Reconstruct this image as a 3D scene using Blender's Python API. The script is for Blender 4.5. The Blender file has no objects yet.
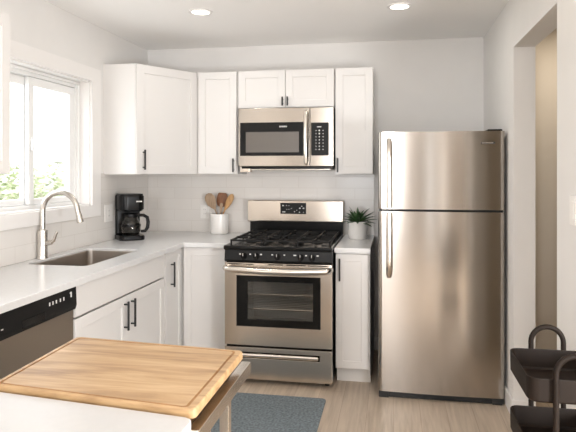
import bpy, bmesh, math, random
from mathutils import Vector, Matrix
random.seed(7)
sc = bpy.context.scene
COL = sc.collection
PI = math.pi
V = Vector

# ------------------------------------------------------------------ camera, world, lights, exposure
cam_data = bpy.data.cameras.new('camera')
cam_data.sensor_width = 36.0
cam_data.lens = 36.25
cam_data.shift_y = -45.5 / 576.0
cam_data.clip_start = 0.05
camera = bpy.data.objects.new('camera', cam_data)
camera.location = (0, 0, 1.43)
camera.rotation_euler = (PI / 2, 0, math.radians(10.309))
COL.objects.link(camera)
sc.camera = camera

WORLD_STRENGTH = 4.5
world = bpy.data.worlds.new('sky')
world.use_nodes = True
wn = world.node_tree
bg = wn.nodes['Background']
bg.inputs['Color'].default_value = (0.93, 0.97, 1.0, 1)
bg.inputs['Strength'].default_value = WORLD_STRENGTH
sc.world = world

sc.view_settings.view_transform = 'Standard'
sc.view_settings.look = 'None'
sc.view_settings.exposure = 0.08
sc.view_settings.gamma = 1.0
sc.cycles.max_bounces = 10
sc.cycles.diffuse_bounces = 6
sc.cycles.sample_clamp_indirect = 6.0
try:
    sc.cycles.use_denoising = True
except Exception:
    pass


def area_light(name, loc, rot, sx, sy, power, color, shape='RECTANGLE', spread=PI):
    d = bpy.data.lights.new(name, 'AREA')
    d.shape = shape
    d.size = sx
    if shape in ('RECTANGLE', 'ELLIPSE'):
        d.size_y = sy
    d.energy = power
    d.color = color
    d.spread = spread
    o = bpy.data.objects.new(name, d)
    o.location = loc
    o.rotation_euler = rot
    COL.objects.link(o)
    return o


WARM = (1.0, 0.97, 0.93)
YR0 = -2.6
# the room's ceiling downlights (their fittings are built further down) and the hall lamp
DOWNLIGHTS = [(-1.23, 3.60), (0.037, 3.70)]
for (lx, ly), pw in zip(DOWNLIGHTS, (2.8, 2.8)):
    area_light('downlight', (lx, ly, 2.452), (0, 0, 0), 0.12, 0.12, pw, WARM, 'DISK')
area_light('hall_lamp', (1.25, 3.95, 2.44), (0, 0, 0), 0.16, 0.16, 5.5, (1.0, 0.88, 0.72), 'DISK')
# added fill panel in an invented rear opening, unseen behind the camera
area_light('rear_fill', (-0.76, YR0 - 0.06, 1.62), (PI / 2, 0, 0), 0.40, 1.4, 62.0, (0.985, 0.985, 1.0))
# added point fill for low fronts, out of view past the side opening
_p = bpy.data.lights.new('side_fill_point', 'POINT')
_p.energy = 225.0
_p.color = (0.985, 0.985, 1.0)
_p.shadow_soft_size = 0.25
_o = bpy.data.objects.new('side_fill_point', _p)
_o.location = (1.45, 0.3, 0.95)
COL.objects.link(_o)
# second added fill, from above in the unseen side room
area_light('side_fill_top', (2.1, 0.3, 2.44), (0, 0, 0), 0.3, 0.3, 6.0, (1.0, 0.98, 0.95), 'DISK')

# ------------------------------------------------------------------ dimensions
XL, XR, YB, ZC = -2.075, 0.685, 4.68, 2.46
YR = -2.6           # rear wall
CT = 0.914          # countertop height


# ------------------------------------------------------------------ materials
def mat(name, color, rough=0.5, metal=0.0, spec=0.5, noise=0.0, nscale=20.0, bump=0.0, bscale=200.0, coat=0.0):
    m = bpy.data.materials.new(name)
    m.use_nodes = True
    nt = m.node_tree
    b = nt.nodes['Principled BSDF']
    b.inputs['Base Color'].default_value = (*color, 1)
    b.inputs['Roughness'].default_value = rough
    b.inputs['Metallic'].default_value = metal
    b.inputs['Specular IOR Level'].default_value = spec
    b.inputs['Coat Weight'].default_value = coat
    tc = nt.nodes.new('ShaderNodeTexCoord')
    if noise > 0:
        n = nt.nodes.new('ShaderNodeTexNoise')
        n.inputs['Scale'].default_value = nscale
        n.inputs['Detail'].default_value = 4
        nt.links.new(tc.outputs['Object'], n.inputs['Vector'])
        r = nt.nodes.new('ShaderNodeValToRGB')
        r.color_ramp.elements[0].color = (*[c * (1 - noise) for c in color], 1)
        r.color_ramp.elements[1].color = (*[min(1, c * (1 + noise)) for c in color], 1)
        r.color_ramp.elements[0].position = 0.3
        r.color_ramp.elements[1].position = 0.7
        nt.links.new(n.outputs['Fac'], r.inputs['Fac'])
        nt.links.new(r.outputs['Color'], b.inputs['Base Color'])
    if bump > 0:
        n2 = nt.nodes.new('ShaderNodeTexNoise')
        n2.inputs['Scale'].default_value = bscale
        nt.links.new(tc.outputs['Object'], n2.inputs['Vector'])
        bp = nt.nodes.new('ShaderNodeBump')
        bp.inputs['Strength'].default_value = bump
        bp.inputs['Distance'].default_value = 0.002
        nt.links.new(n2.outputs['Fac'], bp.inputs['Height'])
        nt.links.new(bp.outputs['Normal'], b.inputs['Normal'])
    return m


def steel(name, color, rough, stretch=(1, 1, 60), amount=0.06, aniso=0.0, base_scale=6.0):
    """brushed stainless steel: fine noise stretched along the brushing"""
    m = bpy.data.materials.new(name)
    m.use_nodes = True
    nt = m.node_tree
    b = nt.nodes['Principled BSDF']
    b.inputs['Metallic'].default_value = 1.0
    b.inputs['Roughness'].default_value = rough
    b.inputs['Base Color'].default_value = (*color, 1)
    tc = nt.nodes.new('ShaderNodeTexCoord')
    mp = nt.nodes.new('ShaderNodeMapping')
    mp.inputs['Scale'].default_value = stretch
    n = nt.nodes.new('ShaderNodeTexNoise')
    n.inputs['Scale'].default_value = base_scale
    n.inputs['Detail'].default_value = 3
    nt.links.new(tc.outputs['Object'], mp.inputs['Vector'])
    nt.links.new(mp.outputs['Vector'], n.inputs['Vector'])
    mr = nt.nodes.new('ShaderNodeMapRange')
    mr.inputs['To Min'].default_value = rough - amount
    mr.inputs['To Max'].default_value = rough + amount
    nt.links.new(n.outputs['Fac'], mr.inputs['Value'])
    nt.links.new(mr.outputs['Result'], b.inputs['Roughness'])
    if aniso > 0:
        b.inputs['Anisotropic'].default_value = aniso
        b.inputs['Anisotropic Rotation'].default_value = 0.25
        tg = nt.nodes.new('ShaderNodeTangent')
        tg.direction_type = 'RADIAL'
        tg.axis = 'Z'
        nt.links.new(tg.outputs['Tangent'], b.inputs['Tangent'])
    return m


def glass(name, tint=(1, 1, 1), reflect=0.12, rough=0.02, dark=0.0):
    """thin pane: lets light straight through and mirrors a little"""
    m = bpy.data.materials.new(name)
    m.use_nodes = True
    nt = m.node_tree
    nt.nodes.remove(nt.nodes['Principled BSDF'])
    out = nt.nodes['Material Output']
    t = nt.nodes.new('ShaderNodeBsdfTransparent')
    t.inputs['Color'].default_value = (*tint, 1)
    g = nt.nodes.new('ShaderNodeBsdfGlossy')
    g.inputs['Roughness'].default_value = rough
    mx = nt.nodes.new('ShaderNodeMixShader')
    lw = nt.nodes.new('ShaderNodeLayerWeight')
    lw.inputs['Blend'].default_value = 0.5
    pw = nt.nodes.new('ShaderNodeMath')
    pw.operation = 'POWER'
    pw.inputs[1].default_value = 4.0
    mr = nt.nodes.new('ShaderNodeMapRange')
    mr.inputs['To Min'].default_value = 0.04
    mr.inputs['To Max'].default_value = 0.7
    nt.links.new(lw.outputs['Facing'], pw.inputs[0])
    nt.links.new(pw.outputs[0], mr.inputs['Value'])
    nt.links.new(mr.outputs['Result'], mx.inputs['Fac'])
    nt.links.new(t.outputs['BSDF'], mx.inputs[1])
    nt.links.new(g.outputs['BSDF'], mx.inputs[2])
    nt.links.new(mx.outputs['Shader'], out.inputs['Surface'])
    return m


def emit(name, color, strength):
    m = bpy.data.materials.new(name)
    m.use_nodes = True
    b = m.node_tree.nodes['Principled BSDF']
    b.inputs['Base Color'].default_value = (*color, 1)
    b.inputs['Emission Color'].default_value = (*color, 1)
    b.inputs['Emission Strength'].default_value = strength
    return m


def wood(name, c0, c1, c2, scale, stretch, rough=0.45, bumps=0.05):
    m = bpy.data.materials.new(name)
    m.use_nodes = True
    nt = m.node_tree
    b = nt.nodes['Principled BSDF']
    b.inputs['Roughness'].default_value = rough
    tc = nt.nodes.new('ShaderNodeTexCoord')
    mp = nt.nodes.new('ShaderNodeMapping')
    mp.inputs['Scale'].default_value = stretch
    n = nt.nodes.new('ShaderNodeTexNoise')
    n.inputs['Scale'].default_value = scale
    n.inputs['Detail'].default_value = 6
    n.inputs['Roughness'].default_value = 0.6
    n.inputs['Distortion'].default_value = 0.6
    nt.links.new(tc.outputs['Object'], mp.inputs['Vector'])
    nt.links.new(mp.outputs['Vector'], n.inputs['Vector'])
    r = nt.nodes.new('ShaderNodeValToRGB')
    e = r.color_ramp.elements
    e[0].position, e[0].color = 0.30, (*c0, 1)
    e[1].position, e[1].color = 0.72, (*c2, 1)
    k = e.new(0.5)
    k.color = (*c1, 1)
    nt.links.new(n.outputs['Fac'], r.inputs['Fac'])
    nt.links.new(r.outputs['Color'], b.inputs['Base Color'])
    bp = nt.nodes.new('ShaderNodeBump')
    bp.inputs['Strength'].default_value = bumps
    nt.links.new(n.outputs['Fac'], bp.inputs['Height'])
    nt.links.new(bp.outputs['Normal'], b.inputs['Normal'])
    return m


def plank_floor():
    m = bpy.data.materials.new('oak_plank_floor')
    m.use_nodes = True
    nt = m.node_tree
    b = nt.nodes['Principled BSDF']
    b.inputs['Roughness'].default_value = 0.42
    tc = nt.nodes.new('ShaderNodeTexCoord')
    mp = nt.nodes.new('ShaderNodeMapping')
    mp.inputs['Rotation'].default_value = (0, 0, PI / 2)
    nt.links.new(tc.outputs['Object'], mp.inputs['Vector'])
    br = nt.nodes.new('ShaderNodeTexBrick')
    br.inputs['Color1'].default_value = (0.53, 0.445, 0.355, 1)
    br.inputs['Color2'].default_value = (0.475, 0.39, 0.305, 1)
    br.inputs['Mortar'].default_value = (0.36, 0.28, 0.21, 1)
    br.inputs['Scale'].default_value = 1.0
    br.inputs['Mortar Size'].default_value = 0.0015
    br.inputs['Brick Width'].default_value = 1.25
    br.inputs['Row Height'].default_value = 0.155
    br.offset = 0.37
    nt.links.new(mp.outputs['Vector'], br.inputs['Vector'])
    mp2 = nt.nodes.new('ShaderNodeMapping')
    mp2.inputs['Scale'].default_value = (26, 1.6, 1)
    nt.links.new(tc.outputs['Object'], mp2.inputs['Vector'])
    n = nt.nodes.new('ShaderNodeTexNoise')
    n.inputs['Scale'].default_value = 1.6
    n.inputs['Detail'].default_value = 6
    n.inputs['Distortion'].default_value = 0.4
    nt.links.new(mp2.outputs['Vector'], n.inputs['Vector'])
    r = nt.nodes.new('ShaderNodeValToRGB')
    r.color_ramp.elements[0].position = 0.3
    r.color_ramp.elements[0].color = (0.80, 0.78, 0.76, 1)
    r.color_ramp.elements[1].position = 0.7
    r.color_ramp.elements[1].color = (1.12, 1.12, 1.12, 1)
    nt.links.new(n.outputs['Fac'], r.inputs['Fac'])
    mx = nt.nodes.new('ShaderNodeMix')
    mx.data_type = 'RGBA'
    mx.blend_type = 'MULTIPLY'
    mx.inputs['Factor'].default_value = 1.0
    nt.links.new(br.outputs['Color'], mx.inputs['A'])
    nt.links.new(r.outputs['Color'], mx.inputs['B'])
    nt.links.new(mx.outputs['Result'], b.inputs['Base Color'])
    return m


def tile_mat(name, axis):
    """white subway tile; axis 'X' runs along the back wall, 'Y' along the left wall"""
    m = bpy.data.materials.new(name)
    m.use_nodes = True
    nt = m.node_tree
    b = nt.nodes['Principled BSDF']
    b.inputs['Roughness'].default_value = 0.22
    tc = nt.nodes.new('ShaderNodeTexCoord')
    sp = nt.nodes.new('ShaderNodeSeparateXYZ')
    cb = nt.nodes.new('ShaderNodeCombineXYZ')
    nt.links.new(tc.outputs['Object'], sp.inputs['Vector'])
    nt.links.new(sp.outputs[axis], cb.inputs['X'])
    sub = nt.nodes.new('ShaderNodeMath')
    sub.operation = 'SUBTRACT'
    sub.inputs[1].default_value = CT
    nt.links.new(sp.outputs['Z'], sub.inputs[0])
    nt.links.new(sub.outputs[0], cb.inputs['Y'])
    br = nt.nodes.new('ShaderNodeTexBrick')
    br.inputs['Color1'].default_value = (0.74, 0.71, 0.675, 1)
    br.inputs['Color2'].default_value = (0.725, 0.695, 0.66, 1)
    br.inputs['Mortar'].default_value = (0.67, 0.635, 0.595, 1)
    br.inputs['Scale'].default_value = 1.0
    br.inputs['Mortar Size'].default_value = 0.0022
    br.inputs['Mortar Smooth'].default_value = 0.3
    br.inputs['Brick Width'].default_value = 0.305
    br.inputs['Row Height'].default_value = 0.0935
    nt.links.new(cb.outputs['Vector'], br.inputs['Vector'])
    nt.links.new(br.outputs['Color'], b.inputs['Base Color'])
    bp = nt.nodes.new('ShaderNodeBump')
    bp.inputs['Strength'].default_value = 0.25
    bp.inputs['Distance'].default_value = 0.002
    bp.invert = True
    nt.links.new(br.outputs['Fac'], bp.inputs['Height'])
    nt.links.new(bp.outputs['Normal'], b.inputs['Normal'])
    return m


M_WALL = mat('wall_paint', (0.76, 0.745, 0.725), 0.75, noise=0.012, nscale=6, bump=0.06, bscale=350)
M_CEIL = mat('ceiling_paint', (0.92, 0.91, 0.895), 0.85, bump=0.06, bscale=300)
M_TRIM = mat('trim_paint', (0.82, 0.80, 0.78), 0.4, bump=0.02)
M_HALL = mat('hall_paint', (0.62, 0.565, 0.49), 0.8, bump=0.05, bscale=300)
M_BOUNCE = mat('pale_bounce_ground', (0.80, 0.79, 0.77), 0.9, noise=0.05, nscale=3, bump=0.2)  # reflector tone for the ground added outside
M_REAR = mat('rear_wall_dimmed', (0.42, 0.39, 0.36), 0.8, bump=0.05, bscale=300)  # unseen rear wall, darkened to tone down its reflection in the fridge
M_SIDE_DARK = mat('side_room_dark', (0.30, 0.26, 0.22), 0.8, bump=0.05, bscale=300)  # dark walls of the added side room, for a dark fridge reflection
M_FLOOR = plank_floor()
M_TILEX = tile_mat('subway_tile_back', 'X')
M_TILEY = tile_mat('subway_tile_left', 'Y')
M_CAB = mat('cabinet_paint', (0.73, 0.712, 0.692), 0.38, bump=0.02, bscale=120)
M_KICK = mat('toe_kick_paint', (0.70, 0.675, 0.645), 0.5, bump=0.02)
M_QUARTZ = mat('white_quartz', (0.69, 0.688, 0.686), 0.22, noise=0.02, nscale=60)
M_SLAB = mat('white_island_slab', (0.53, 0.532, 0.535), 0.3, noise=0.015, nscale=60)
M_BLACK = mat('black_metal', (0.012, 0.012, 0.012), 0.35, spec=0.5, bump=0.02)
M_GLOSS = mat('black_enamel', (0.006, 0.006, 0.006), 0.18, spec=0.2, bump=0.01)
M_PANEL = mat('black_control_panel', (0.008, 0.008, 0.008), 0.4, spec=0.2, bump=0.01)
M_CAST = mat('cast_iron', (0.009, 0.0085, 0.008), 0.6, spec=0.25, bump=0.3, bscale=500)
M_PLASTIC = mat('black_plastic', (0.006, 0.006, 0.0065), 0.25, spec=0.22, bump=0.03)
M_GLYPH = mat('light_print', (0.75, 0.74, 0.72), 0.5, bump=0.01)
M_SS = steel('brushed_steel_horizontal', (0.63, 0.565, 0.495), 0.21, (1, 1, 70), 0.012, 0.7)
M_SSM = steel('brushed_steel_dimmed', (0.46, 0.415, 0.365), 0.21, (1, 1, 70), 0.012, 0.7)  # same steel as the range, darkened to lower the microwave's bright reflections
M_SSV = steel('brushed_steel_fridge', (0.455, 0.418, 0.38), 0.18, (90, 1, 1), 0.012, 0.75)
M_CHROME = steel('satin_nickel', (0.66, 0.62, 0.57), 0.26, (1, 1, 30), 0.04)
M_HANDLE = steel('polished_steel', (0.74, 0.69, 0.63), 0.22, (1, 1, 20), 0.04)
M_SINK = steel('sink_steel', (0.50, 0.45, 0.40), 0.36, (1, 40, 1), 0.05)
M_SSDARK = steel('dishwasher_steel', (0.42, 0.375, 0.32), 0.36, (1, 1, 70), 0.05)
M_BOARD = wood('cutting_board_wood', (0.245, 0.138, 0.062), (0.43, 0.275, 0.136), (0.57, 0.40, 0.225), 2.2, (1.3, 13, 8), 0.42, 0.03)
M_GROOVE = wood('board_groove_wood', (0.25, 0.13, 0.055), (0.36, 0.20, 0.085), (0.44, 0.26, 0.12), 2.2, (1.3, 13, 8), 0.5, 0.03)
M_MAT = mat('grey_woven_mat', (0.150, 0.180, 0.198), 0.9, noise=0.38, nscale=75, bump=0.9, bscale=120)
M_CERAMIC = mat('white_ceramic', (0.82, 0.80, 0.77), 0.2, bump=0.01)
M_POT = mat('white_matte_pot', (0.80, 0.78, 0.75), 0.45, bump=0.05)
M_LEAF = mat('succulent_leaf', (0.045, 0.105, 0.035), 0.42, noise=0.35, nscale=40)
M_SOIL = mat('soil', (0.04, 0.028, 0.02), 0.95, bump=0.8, bscale=150)
M_CART = mat('dark_brown_powder_coat', (0.013, 0.0082, 0.0056), 0.55, spec=0.15, bump=0.04, bscale=500)
M_RUBBER = mat('black_rubber', (0.015, 0.015, 0.015), 0.7, bump=0.05)
M_WHITEPL = mat('white_plastic', (0.80, 0.78, 0.75), 0.35, bump=0.01)
M_VINYL = mat('white_vinyl', (0.84, 0.84, 0.83), 0.35, bump=0.01)
M_GLASS = glass('window_glass')
M_CARAFE = glass('carafe_glass', (0.75, 0.73, 0.70))
M_OVGLASS = glass('oven_glass', (0.84, 0.84, 0.83))
M_CAVITY = mat('oven_enamel', (0.55, 0.55, 0.54), 0.45, bump=0.02)
M_MWSCREEN = mat('microwave_mesh_window', (0.125, 0.11, 0.095), 0.3, noise=0.06, nscale=500)
M_LAMP = emit('lamp_diffuser', (1.0, 0.95, 0.87), 4.0)
M_SPOON_A = wood('pale_brown_wood', (0.26, 0.17, 0.10), (0.36, 0.25, 0.16), (0.43, 0.31, 0.21), 8, (10, 10, 1.5), 0.55)
M_SPOON_B = wood('dark_red_brown_wood', (0.13, 0.05, 0.02), (0.22, 0.09, 0.038), (0.29, 0.13, 0.055), 8, (10, 10, 1.5), 0.5)
M_SPOON_C = wood('golden_brown_wood', (0.36, 0.19, 0.07), (0.48, 0.27, 0.11), (0.56, 0.34, 0.15), 8, (10, 10, 1.5), 0.5)
M_GRASS = mat('lawn', (0.24, 0.30, 0.13), 0.9, noise=0.3, nscale=3)
M_FOLI = [mat('foliage_%s' % n, c, 0.8, noise=0.3, nscale=9) for n, c in
          (('light', (0.46, 0.49, 0.33)), ('mid', (0.38, 0.42, 0.27)), ('grey', (0.46, 0.47, 0.39)))]
M_BARK = mat('bark', (0.45, 0.40, 0.34), 0.9, bump=0.5, bscale=40)


# ------------------------------------------------------------------ mesh helpers
class MB:
    def __init__(s):
        s.bm = bmesh.new()

    def _add(s, bm2, M=None):
        if M is not None:
            bm2.transform(M)
        me = bpy.data.meshes.new('tmp')
        bm2.to_mesh(me)
        s.bm.from_mesh(me)
        bpy.data.meshes.remove(me)
        bm2.free()
        return s

    def box(s, x0, x1, y0, y1, z0, z1, bev=0.0, seg=2, M=None):
        b = bmesh.new()
        bmesh.ops.create_cube(b, size=1.0)
        b.transform(Matrix.Translation(((x0 + x1) / 2, (y0 + y1) / 2, (z0 + z1) / 2)) @
                    Matrix.Diagonal((abs(x1 - x0), abs(y1 - y0), abs(z1 - z0), 1)))
        if bev > 0:
            bmesh.ops.bevel(b, geom=b.edges[:], offset=bev, segments=seg, profile=0.5, affect='EDGES')
        return s._add(b, M)

    def cyl(s, p0, p1, r0, r1=None, seg=24, bev=0.0, M=None):
        p0, p1 = V(p0), V(p1)
        r1 = r0 if r1 is None else r1
        d = p1 - p0
        b = bmesh.new()
        bmesh.ops.create_cone(b, cap_ends=True, segments=seg, radius1=r0, radius2=r1, depth=d.length)
        if bev > 0:
            es = [e for e in b.edges if abs(e.verts[0].co.z - e.verts[1].co.z) < 1e-6]
            bmesh.ops.bevel(b, geom=es, offset=bev, segments=2, profile=0.5, affect='EDGES')
        q = d.to_track_quat('Z', 'Y').to_matrix().to_4x4()
        b.transform(Matrix.Translation((p0 + p1) / 2) @ q)
        return s._add(b, M)

    def loft(s, loops, cap0=True, cap1=True, closed=True, M=None):
        b = bmesh.new()
        rows = [[b.verts.new(V(p)) for p in L] for L in loops]
        n = len(rows[0])
        for a, c in zip(rows, rows[1:]):
            for i in range(n if closed else n - 1):
                j = (i + 1) % n
                try:
                    b.faces.new((a[i], a[j], c[j], c[i]))
                except ValueError:
                    pass
        if cap0:
            b.faces.new(list(reversed(rows[0])))
        if cap1:
            b.faces.new(rows[-1])
        bmesh.ops.remove_doubles(b, verts=b.verts[:], dist=1e-6)
        bmesh.ops.recalc_face_normals(b, faces=b.faces[:])
        return s._add(b, M)

    def lathe(s, prof, cx=0, cy=0, seg=40, M=None):
        """prof: list of (r, z); closed at the ends when r is 0"""
        loops = [[(cx + max(r, 1e-5) * math.cos(2 * PI * i / seg), cy + max(r, 1e-5) * math.sin(2 * PI * i / seg), z)
                  for i in range(seg)] for r, z in prof]
        b = MB()
        b.loft(loops, False, False)
        bmesh.ops.remove_doubles(b.bm, verts=b.bm.verts[:], dist=3e-5)
        bmesh.ops.recalc_face_normals(b.bm, faces=b.bm.faces[:])
        return s._add(b.bm, M)

    def tube(s, pts, r, seg=14, M=None, flat=None):
        """round tube along points; r a number or a list; flat=(vector, factor) squashes the section"""
        pts = [V(p) for p in pts]
        n = len(pts)
        rs = r if isinstance(r, (list, tuple)) else [r] * n
        tang = []
        for i in range(n):
            a, c = pts[max(0, i - 1)], pts[min(n - 1, i + 1)]
            tang.append((c - a).normalized())
        up = V((0, 0, 1)) if abs(tang[0].z) < 0.9 else V((0, 1, 0))
        nx = tang[0].cross(up).normalized()
        loops = []
        for i in range(n):
            t = tang[i]
            nx = (nx - t * nx.dot(t)).normalized()
            ny = t.cross(nx)
            loops.append([pts[i] + (nx * math.cos(2 * PI * k / seg) + ny * math.sin(2 * PI * k / seg)) * rs[i] for k in range(seg)])
        return s.loft(loops, M=M)

    def prism(s, poly, z0, z1, bev=0.0, M=None):
        b = bmesh.new()
        f = b.faces.new([b.verts.new((x, y, z0)) for x, y in poly])
        r = bmesh.ops.extrude_face_region(b, geom=[f])
        vs = [g for g in r['geom'] if isinstance(g, bmesh.types.BMVert)]
        bmesh.ops.translate(b, verts=vs, vec=(0, 0, z1 - z0))
        bmesh.ops.recalc_face_normals(b, faces=b.faces[:])
        if bev > 0:
            bmesh.ops.bevel(b, geom=b.edges[:], offset=bev, segments=2, profile=0.5, affect='EDGES')
        return s._add(b, M)


def arc_pts(c, u, w, r, a0, a1, n):
    c, u, w = V(c), V(u), V(w)
    return [c + u * (r * math.cos(a0 + (a1 - a0) * i / n)) + w * (r * math.sin(a0 + (a1 - a0) * i / n)) for i in range(n + 1)]


def rounded_rect(x0, x1, y0, y1, r, z, n=6):
    out = []
    for cx, cy, a in ((x1 - r, y1 - r, 0), (x0 + r, y1 - r, PI / 2), (x0 + r, y0 + r, PI), (x1 - r, y0 + r, 1.5 * PI)):
        for i in range(n + 1):
            t = a + PI / 2 * i / n
            out.append((cx + r * math.cos(t), cy + r * math.sin(t), z))
    return out


WORLD = {}


def thing(name, label, cat, loc=(0, 0, 0), rz=0.0, group=None, kind=None):
    o = bpy.data.objects.new(name, None)
    o.empty_display_size = 0.05
    COL.objects.link(o)
    o.location = loc
    o.rotation_euler = (0, 0, rz)
    o['label'] = label
    o['category'] = cat
    if group:
        o['group'] = group
    if kind:
        o['kind'] = kind
    WORLD[o] = Matrix.Translation(loc) @ Matrix.Rotation(rz, 4, 'Z')
    return o


def obj(name, mb, m, parent=None, local=False, label=None, cat=None, group=None, kind=None, angle=38, origin=None):
    """link one mesh object; vertices come in world coordinates unless local"""
    bm = mb.bm
    if parent is not None and not local:
        bm.transform(WORLD[parent].inverted())
    if origin is not None and parent is None:
        bm.transform(Matrix.Translation(-V(origin)))
    me = bpy.data.meshes.new(name)
    bm.to_mesh(me)
    bm.free()
    me.materials.append(m)
    for p in me.polygons:
        p.use_smooth = True
    me.set_sharp_from_angle(angle=math.radians(angle))
    o = bpy.data.objects.new(name, me)
    COL.objects.link(o)
    wm = o.modifiers.new('weighted_normals', 'WEIGHTED_NORMAL')
    wm.keep_sharp = True
    wm.weight = 90
    if parent is not None:
        o.parent = parent
        WORLD[o] = WORLD[parent].copy()
    else:
        o.location = origin if origin is not None else (0, 0, 0)
        WORLD[o] = Matrix.Translation(o.location)
    for k, v in (('label', label), ('category', cat), ('group', group), ('kind', kind)):
        if v:
            o[k] = v
    return o


def struct(name, mb, m):
    return obj(name, mb, m, kind='structure')


def frame_matrix(o, u, n):
    """local x along u, local y along -n (into the wall), z up, at point o; local -y faces the viewer"""
    u, n = V(u).normalized(), V(n).normalized()
    Mx = Matrix((( u.x, -n.x, 0, o[0]), (u.y, -n.y, 0, o[1]), (u.z, -n.z, 1, o[2]), (0, 0, 0, 1)))
    return Mx


def shaker(M, w, h, t=0.02, rail=0.057, rec=0.008):
    """a shaker door: four rails round a recessed panel; local x 0..w, z 0..h, front at y = -t"""
    b = MB()
    g = 0.0012
    b.box(rail - 0.004, w - rail + 0.004, -(t - rec), 0, rail - 0.004, h - rail + 0.004, M=M)
    b.box(0, rail, -t, 0, 0, h, bev=g, seg=1, M=M)
    b.box(w - rail, w, -t, 0, 0, h, bev=g, seg=1, M=M)
    b.box(rail - 0.001, w - rail + 0.001, -t, 0, 0, rail, bev=g, seg=1, M=M)
    b.box(rail - 0.001, w - rail + 0.001, -t, 0, h - rail, h, bev=g, seg=1, M=M)
    return b


def bar_handle(M, x, z0, z1, t=0.02, w=0.011, out=0.032):
    """vertical black bar pull with two posts, on the door face at local y = -t"""
    b = MB()
    b.box(x - w / 2, x + w / 2, -t - out, -t - out + w, z0, z1, bev=0.0015, seg=1, M=M)
    for z in (z0 + 0.018, z1 - 0.018):
        b.box(x - 0.004, x + 0.004, -t - out + w - 0.001, -t, z - 0.004, z + 0.004, M=M)
    return b


def door(parent, o, u, n, w, h, handle=None, rail=0.057, name='door'):
    M = frame_matrix(o, u, n)
    d = obj(name, shaker(M, w, h, rail=rail), M_CAB, parent)
    if handle:
        obj('handle', bar_handle(M, *handle), M_BLACK, d, label='black bar handle')
    return d


# ------------------------------------------------------------------ the room
b = MB(); b.box(XL - 0.3, 3.6, YR - 0.3, 5.2, -0.1, 0.0)
struct('floor', b, M_FLOOR)
b = MB(); b.box(XL - 0.3, 3.6, YR - 0.3, 5.2, ZC, ZC + 0.1)
struct('ceiling', b, M_CEIL)
b = MB(); b.box(XL - 0.18, XR + 0.12, YB, YB + 0.15, 0, ZC)
struct('wall_back', b, M_WALL)
# left wall with the window opening
WY0, WY1, WZ0, WZ1 = 2.66, 3.717, 1.19, 2.05
b = MB()
b.box(XL - 0.18, XL, YR, WY0, 0, ZC)
b.box(XL - 0.18, XL, WY1, YB, 0, ZC)
b.box(XL - 0.18, XL, WY0, WY1, 0, WZ0)
b.box(XL - 0.18, XL, WY0, WY1, WZ1, ZC)
struct('wall_left', b, M_WALL)
# right wall with the open doorway to the hall
OY0, OY1, OZ = 2.635, 3.545, 2.145
b = MB()
b.box(XR, XR + 0.12, OY1, YB, 0, ZC)
b.box(XR, XR + 0.12, OY0, OY1, OZ, ZC)
b.box(XR, XR + 0.12, 2.3, OY0, 0, ZC)
b.box(XR, XR + 0.12, -1.2, 2.3, 2.3, ZC)  # opening added out of view: fridge reflects dark, fill enters
b.box(XR, XR + 0.12, YR, -1.2, 0, ZC)
struct('wall_right', b, M_WALL)
# hall beyond
b = MB(); b.box(XR + 0.12, 2.2, 4.45, 4.6, 0, ZC)
struct('wall_hall_end', b, M_HALL)
b = MB(); b.box(2.2, 2.35, 2.42, 4.6, 0, ZC)
struct('wall_hall_side', b, M_HALL)
b = MB(); b.box(XR + 0.12, 3.2, 2.3, 2.42, 0, ZC)
struct('wall_hall_rear', b, M_HALL)
b = MB()
b.box(3.2, 3.35, YR, -1.9, 0, ZC)
b.box(3.2, 3.35, 1.5, 2.42, 0, ZC)
b.box(3.2, 3.35, -1.9, 1.5, 0, 0.25)
b.box(3.2, 3.35, -1.9, 1.5, 1.6, ZC)
struct('wall_added_side', b, M_SIDE_DARK)  # unseen room added to darken the fridge reflection
b = MB(); b.box(XR + 0.12, 3.2, YR - 0.15, YR, 0, ZC)
struct('wall_added_rear', b, M_SIDE_DARK)
b = MB()
for y in (-1.9, -0.8, 0.35, 1.45):
    b.box(3.24, 3.30, y, y + 0.05, 0.25, 1.6)
struct('added_side_window', b, M_VINYL)  # frames of an added window, unseen, bringing fill to the left wall
b = MB(); b.box(3.4, 14, -14, 12, -0.5, -0.45)
struct('bounce_ground_right', b, M_BOUNCE)  # added pale ground, bounces sky light up through the side window
b = MB(); b.box(-9.5, XL - 0.4, -4, 9, -0.449, -0.42)
struct('bounce_ground_left', b, M_BOUNCE)  # added pale ground, unseen, lifts the ceiling through the kitchen window
# unseen rear wall; slot added for the fridge streak, wider opening for the fill
b = MB()
b.box(XL - 0.18, -0.98, YR - 0.15, YR, 0, ZC)
b.box(-0.54, 0.40, YR - 0.15, YR, 0, ZC)
b.box(-0.98, -0.54, YR - 0.15, YR, 2.35, ZC)
b.box(-0.98, -0.54, YR - 0.15, YR, 0, 0.15)
b.box(0.50, XR + 0.12, YR - 0.15, YR, 0, ZC)
b.box(0.40, 0.50, YR - 0.15, YR, 2.2, ZC)
b.box(0.40, 0.50, YR - 0.15, YR, 0, 0.12)
struct('wall_rear', b, M_REAR)
b = MB()
b.box(0.40, 0.405, YR - 0.1, YR - 0.05, 0.12, 2.2)
b.box(0.505, 0.50, YR - 0.1, YR - 0.05, 0.12, 2.2)
for x in (-0.98, -0.555):
    b.box(x, x + 0.015, YR - 0.14, YR - 0.08, 0.15, 2.35)
struct('added_rear_frames', b, M_VINYL)  # frames of the two added rear openings

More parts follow.
